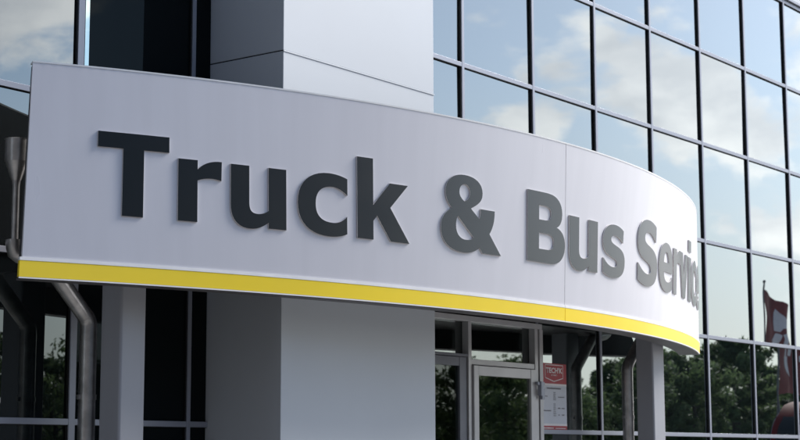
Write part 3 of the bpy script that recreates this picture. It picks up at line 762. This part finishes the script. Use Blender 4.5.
# the cab profile lies across X so that its rounded roof edge is what the glass shows
bm = bmesh.new()
pr = [(x, z) for x, z in [(0.0, .55), (0.0, 1.35)] + [(0.06 + 1.9 * (1 - math.cos(a)), 1.35 + 1.95 * math.sin(a)) for a in [rad(d_) for d_ in range(5, 91, 8)]] + [(2.7, 3.32), (2.7, .55)]]
a = [bm.verts.new((x, -1.2, z)) for x, z in pr]; b = [bm.verts.new((x, 1.2, z)) for x, z in pr]
bm.faces.new(a); bm.faces.new(b[::-1])
for i in range(len(pr)):
    j = (i + 1) % len(pr); bm.faces.new((a[i], b[i], b[j], a[j]))
bmesh.ops.bevel(bm, geom=[e for e in bm.edges if abs(e.verts[0].co.y - e.verts[1].co.y) < .01], offset=.07, segments=3, affect='EDGES')
from_bm('cab', bm, 'truck_red', tk, 30)
# side windows, both sides
for sy in (-1, 1):
    pts = [(.42, 1.75), (.75, 2.35), (1.15, 2.72), (2.2, 2.80), (2.2, 1.62), (.42, 1.55)]
    vs = [(x, sy * 1.203, z) for x, z in pts] + [(x, sy * 1.212, z) for x, z in pts]
    n_ = len(pts)
    w = link('window', vs, [tuple(range(n_)), tuple(range(2 * n_ - 1, n_ - 1, -1))] + [(i, (i + 1) % n_, n_ + (i + 1) % n_, n_ + i) for i in range(n_)], 'truck_glass', tk)
    bm = bmesh.new(); tube(bm, [(x + .0, sy * 1.215, z) for x, z in [(0.03, 1.35)] + [(0.10 + 1.86 * (1 - math.cos(a)), 1.35 + 1.90 * math.sin(a)) for a in [rad(d_) for d_ in range(5, 91, 8)]] + [(2.6, 3.26)]], .018, 8)
    from_bm('roof_moulding', bm, 'alu', tk)
# windscreen following the nose
bm = bmesh.new(); ws = [(0.045 + 1.9 * (1 - math.cos(a)), 1.36 + 1.95 * math.sin(a)) for a in [rad(d_) for d_ in range(12, 52, 5)]]
va = [bm.verts.new((x - .012, -1.0, z)) for x, z in ws]; vb = [bm.verts.new((x - .012, 1.0, z)) for x, z in ws]
for i in range(len(ws) - 1): bm.faces.new((va[i], vb[i], vb[i + 1], va[i + 1]))
from_bm('windscreen', bm, 'truck_glass', tk)
bm = bmesh.new(); add_box(bm, -.12, .25, -1.22, 1.22, .38, .80, .04); from_bm('bumper', bm, 'pole', tk)
for sy in (-1, 1):
    bm = bmesh.new(); add_box(bm, -.05, .03, sy * .92 - .17, sy * .92 + .17, .86, 1.08, .02); from_bm('headlight', bm, 'lamp', tk)
bm = bmesh.new(); add_box(bm, -.02, .02, -.6, .6, .85, 1.2, .01); from_bm('grille', bm, 'pole', tk)
bm = bmesh.new(); add_box(bm, 2.2, 9.2, -.45, .45, .55, .85, .01); from_bm('chassis', bm, 'pole', tk)
bm = bmesh.new(); add_box(bm, 2.85, 9.3, -1.24, 1.24, .95, 3.45, .03); from_bm('cargo_box', bm, 'truck_red', tk)
for x in (1.2, 6.6, 7.8):
    for sy in (-1, 1):
        bm = bmesh.new(); bmesh.ops.create_cone(bm, cap_ends=True, segments=32, radius1=.5, radius2=.5, depth=.3, matrix=Matrix.Translation((x, sy * 1.0, .5)) @ Matrix.Rotation(rad(90), 4, 'X'))
        w = from_bm('wheel', bm, 'rubber', tk)
        bm = bmesh.new(); bmesh.ops.create_cone(bm, cap_ends=True, segments=24, radius1=.28, radius2=.24, depth=.31, matrix=Matrix.Translation((x, sy * 1.01, .5)) @ Matrix.Rotation(rad(90), 4, 'X'))
        from_bm('rim', bm, 'chrome', w)

# ------------------------------------------------------------------ sky and light
SUN_AZ, SUN_EL = 69.0, 38.0          # azimuth measured from -Y towards +X
sx, sy = math.sin(rad(SUN_AZ)), -math.cos(rad(SUN_AZ))
sun_dir = Vector((sx * math.cos(rad(SUN_EL)), sy * math.cos(rad(SUN_EL)), math.sin(rad(SUN_EL))))
w = bpy.data.worlds.new('World'); sc.world = w; w.use_nodes = True
nt = w.node_tree; nt.nodes.clear(); N = nt.nodes.new; L = nt.links.new
out = N('ShaderNodeOutputWorld'); bg = N('ShaderNodeBackground'); bg.inputs[1].default_value = 0.10
sky = N('ShaderNodeTexSky'); sky.sky_type = 'NISHITA'; sky.sun_disc = False; sky.sun_elevation = rad(SUN_EL)
sky.sun_rotation = math.atan2(sun_dir.x, sun_dir.y); sky.air_density = 1.0; sky.dust_density = 0.5; sky.ozone_density = 1.0
tc = N('ShaderNodeTexCoord')
nz = N('ShaderNodeTexNoise'); nz.inputs['Scale'].default_value = 9.0; nz.inputs['Detail'].default_value = 9; nz.inputs['Roughness'].default_value = .56; nz.inputs['Distortion'].default_value = .25
mp = N('ShaderNodeMapping'); mp.inputs['Scale'].default_value = (1, 1, 2.0); mp.inputs['Location'].default_value = (3.1, 1.7, .4)
L(tc.outputs['Generated'], mp.inputs[0]); L(mp.outputs[0], nz.inputs['Vector'])
def math_(op, a, b=None, clamp=False):
    m = N('ShaderNodeMath'); m.operation = op; m.use_clamp = clamp
    for i, v in enumerate((a, b)):
        if v is None: continue
        if isinstance(v, (int, float)): m.inputs[i].default_value = v
        else: L(v, m.inputs[i])
    return m.outputs[0]
# individual cloud banks: centre direction, angular radius (radians), weight
BANKS = [((1.64, .46), .035, .34), ((1.74, .52), .04, .36), ((1.87, .50), .05, .38), ((2.02, .47), .05, .38), ((2.18, .45), .05, .34), ((1.62, .385), .03, .32), ((1.82, .37), .025, .2), ((2.05, .325), .02, .28), ((1.60, .62), .06, -.25), ((.80, .40), .07, .34), ((.86, .31), .04, .26), ((.93, .42), .04, .2),
         ((2.25, .22), .03, .22), ((2.6, .5), .12, .3), ((-9.0, 4.0), .5, .5), ((0.3, .9), .3, .2), ((1.1, .75), .1, .25)]  # widest bank: centred out of view, added to light the lower pillar
acc = None
for (t_, zr), ra, wt in BANKS:
    d_ = Vector((abs(t_), -1 if t_ > 0 else 1, zr)).normalized()
    vm = N('ShaderNodeVectorMath'); vm.operation = 'DISTANCE'; L(tc.outputs['Generated'], vm.inputs[0]); vm.inputs[1].default_value = d_
    mr = N('ShaderNodeMapRange'); mr.interpolation_type = 'SMOOTHSTEP'
    mr.inputs[1].default_value = ra * 1.7; mr.inputs[2].default_value = 0; mr.inputs[3].default_value = 0; mr.inputs[4].default_value = wt
    L(vm.outputs['Value'], mr.inputs[0])
    acc = mr.outputs[0] if acc is None else math_('ADD' if wt < 0 else 'MAXIMUM', acc, mr.outputs[0])
dens = math_('ADD', nz.outputs[0], acc)
cl = N('ShaderNodeMapRange'); cl.interpolation_type = 'SMOOTHSTEP'; cl.inputs[1].default_value = .67; cl.inputs[2].default_value = .80; L(dens, cl.inputs[0])
# brightness variation inside the clouds
nz2 = N('ShaderNodeTexNoise'); nz2.inputs['Scale'].default_value = 16; nz2.inputs['Detail'].default_value = 6; L(mp.outputs[0], nz2.inputs['Vector'])
cc = N('ShaderNodeMix'); cc.data_type = 'RGBA'; cc.inputs[6].default_value = (8.2, 8.3, 8.6, 1); cc.inputs[7].default_value = (11.5, 11.4, 11.3, 1)
cr_ = N('ShaderNodeMapRange'); cr_.inputs[1].default_value = .35; cr_.inputs[2].default_value = .6; L(nz2.outputs[0], cr_.inputs[0]); L(cr_.outputs[0], cc.inputs[0])
sp = N('ShaderNodeSeparateXYZ'); L(tc.outputs['Generated'], sp.inputs[0])
hz_ = N('ShaderNodeMapRange'); hz_.interpolation_type = 'SMOOTHSTEP'; hz_.inputs[1].default_value = .26; hz_.inputs[2].default_value = .02; hz_.inputs[3].default_value = 0; hz_.inputs[4].default_value = .8; L(sp.outputs[2], hz_.inputs[0])
hm = N('ShaderNodeMix'); hm.data_type = 'RGBA'; L(hz_.outputs[0], hm.inputs[0]); L(sky.outputs[0], hm.inputs[6]); hm.inputs[7].default_value = (6.6, 6.8, 7.1, 1)
mx = N('ShaderNodeMix'); mx.data_type = 'RGBA'; L(math_('MULTIPLY', cl.outputs[0], .85), mx.inputs[0]); L(hm.outputs[2], mx.inputs[6]); L(cc.outputs[2], mx.inputs[7])
L(mx.outputs[2], bg.inputs[0]); L(bg.outputs[0], out.inputs[0])
sl_ = bpy.data.lights.new('sun', 'SUN'); sl_.energy = 3.3; sl_.angle = rad(26); sl_.color = (1.0, .965, .92)
so = bpy.data.objects.new('sun', sl_); COL.objects.link(so); so.rotation_euler = sun_dir.to_track_quat('Z', 'Y').to_euler(); so.location = (30, -20, 30)

sc.view_settings.view_transform = 'Standard'; sc.view_settings.look = 'None'; sc.view_settings.gamma = 1; sc.view_settings.use_curve_mapping = False
sc.view_settings.exposure = 1.04
sc.cycles.max_bounces = 8
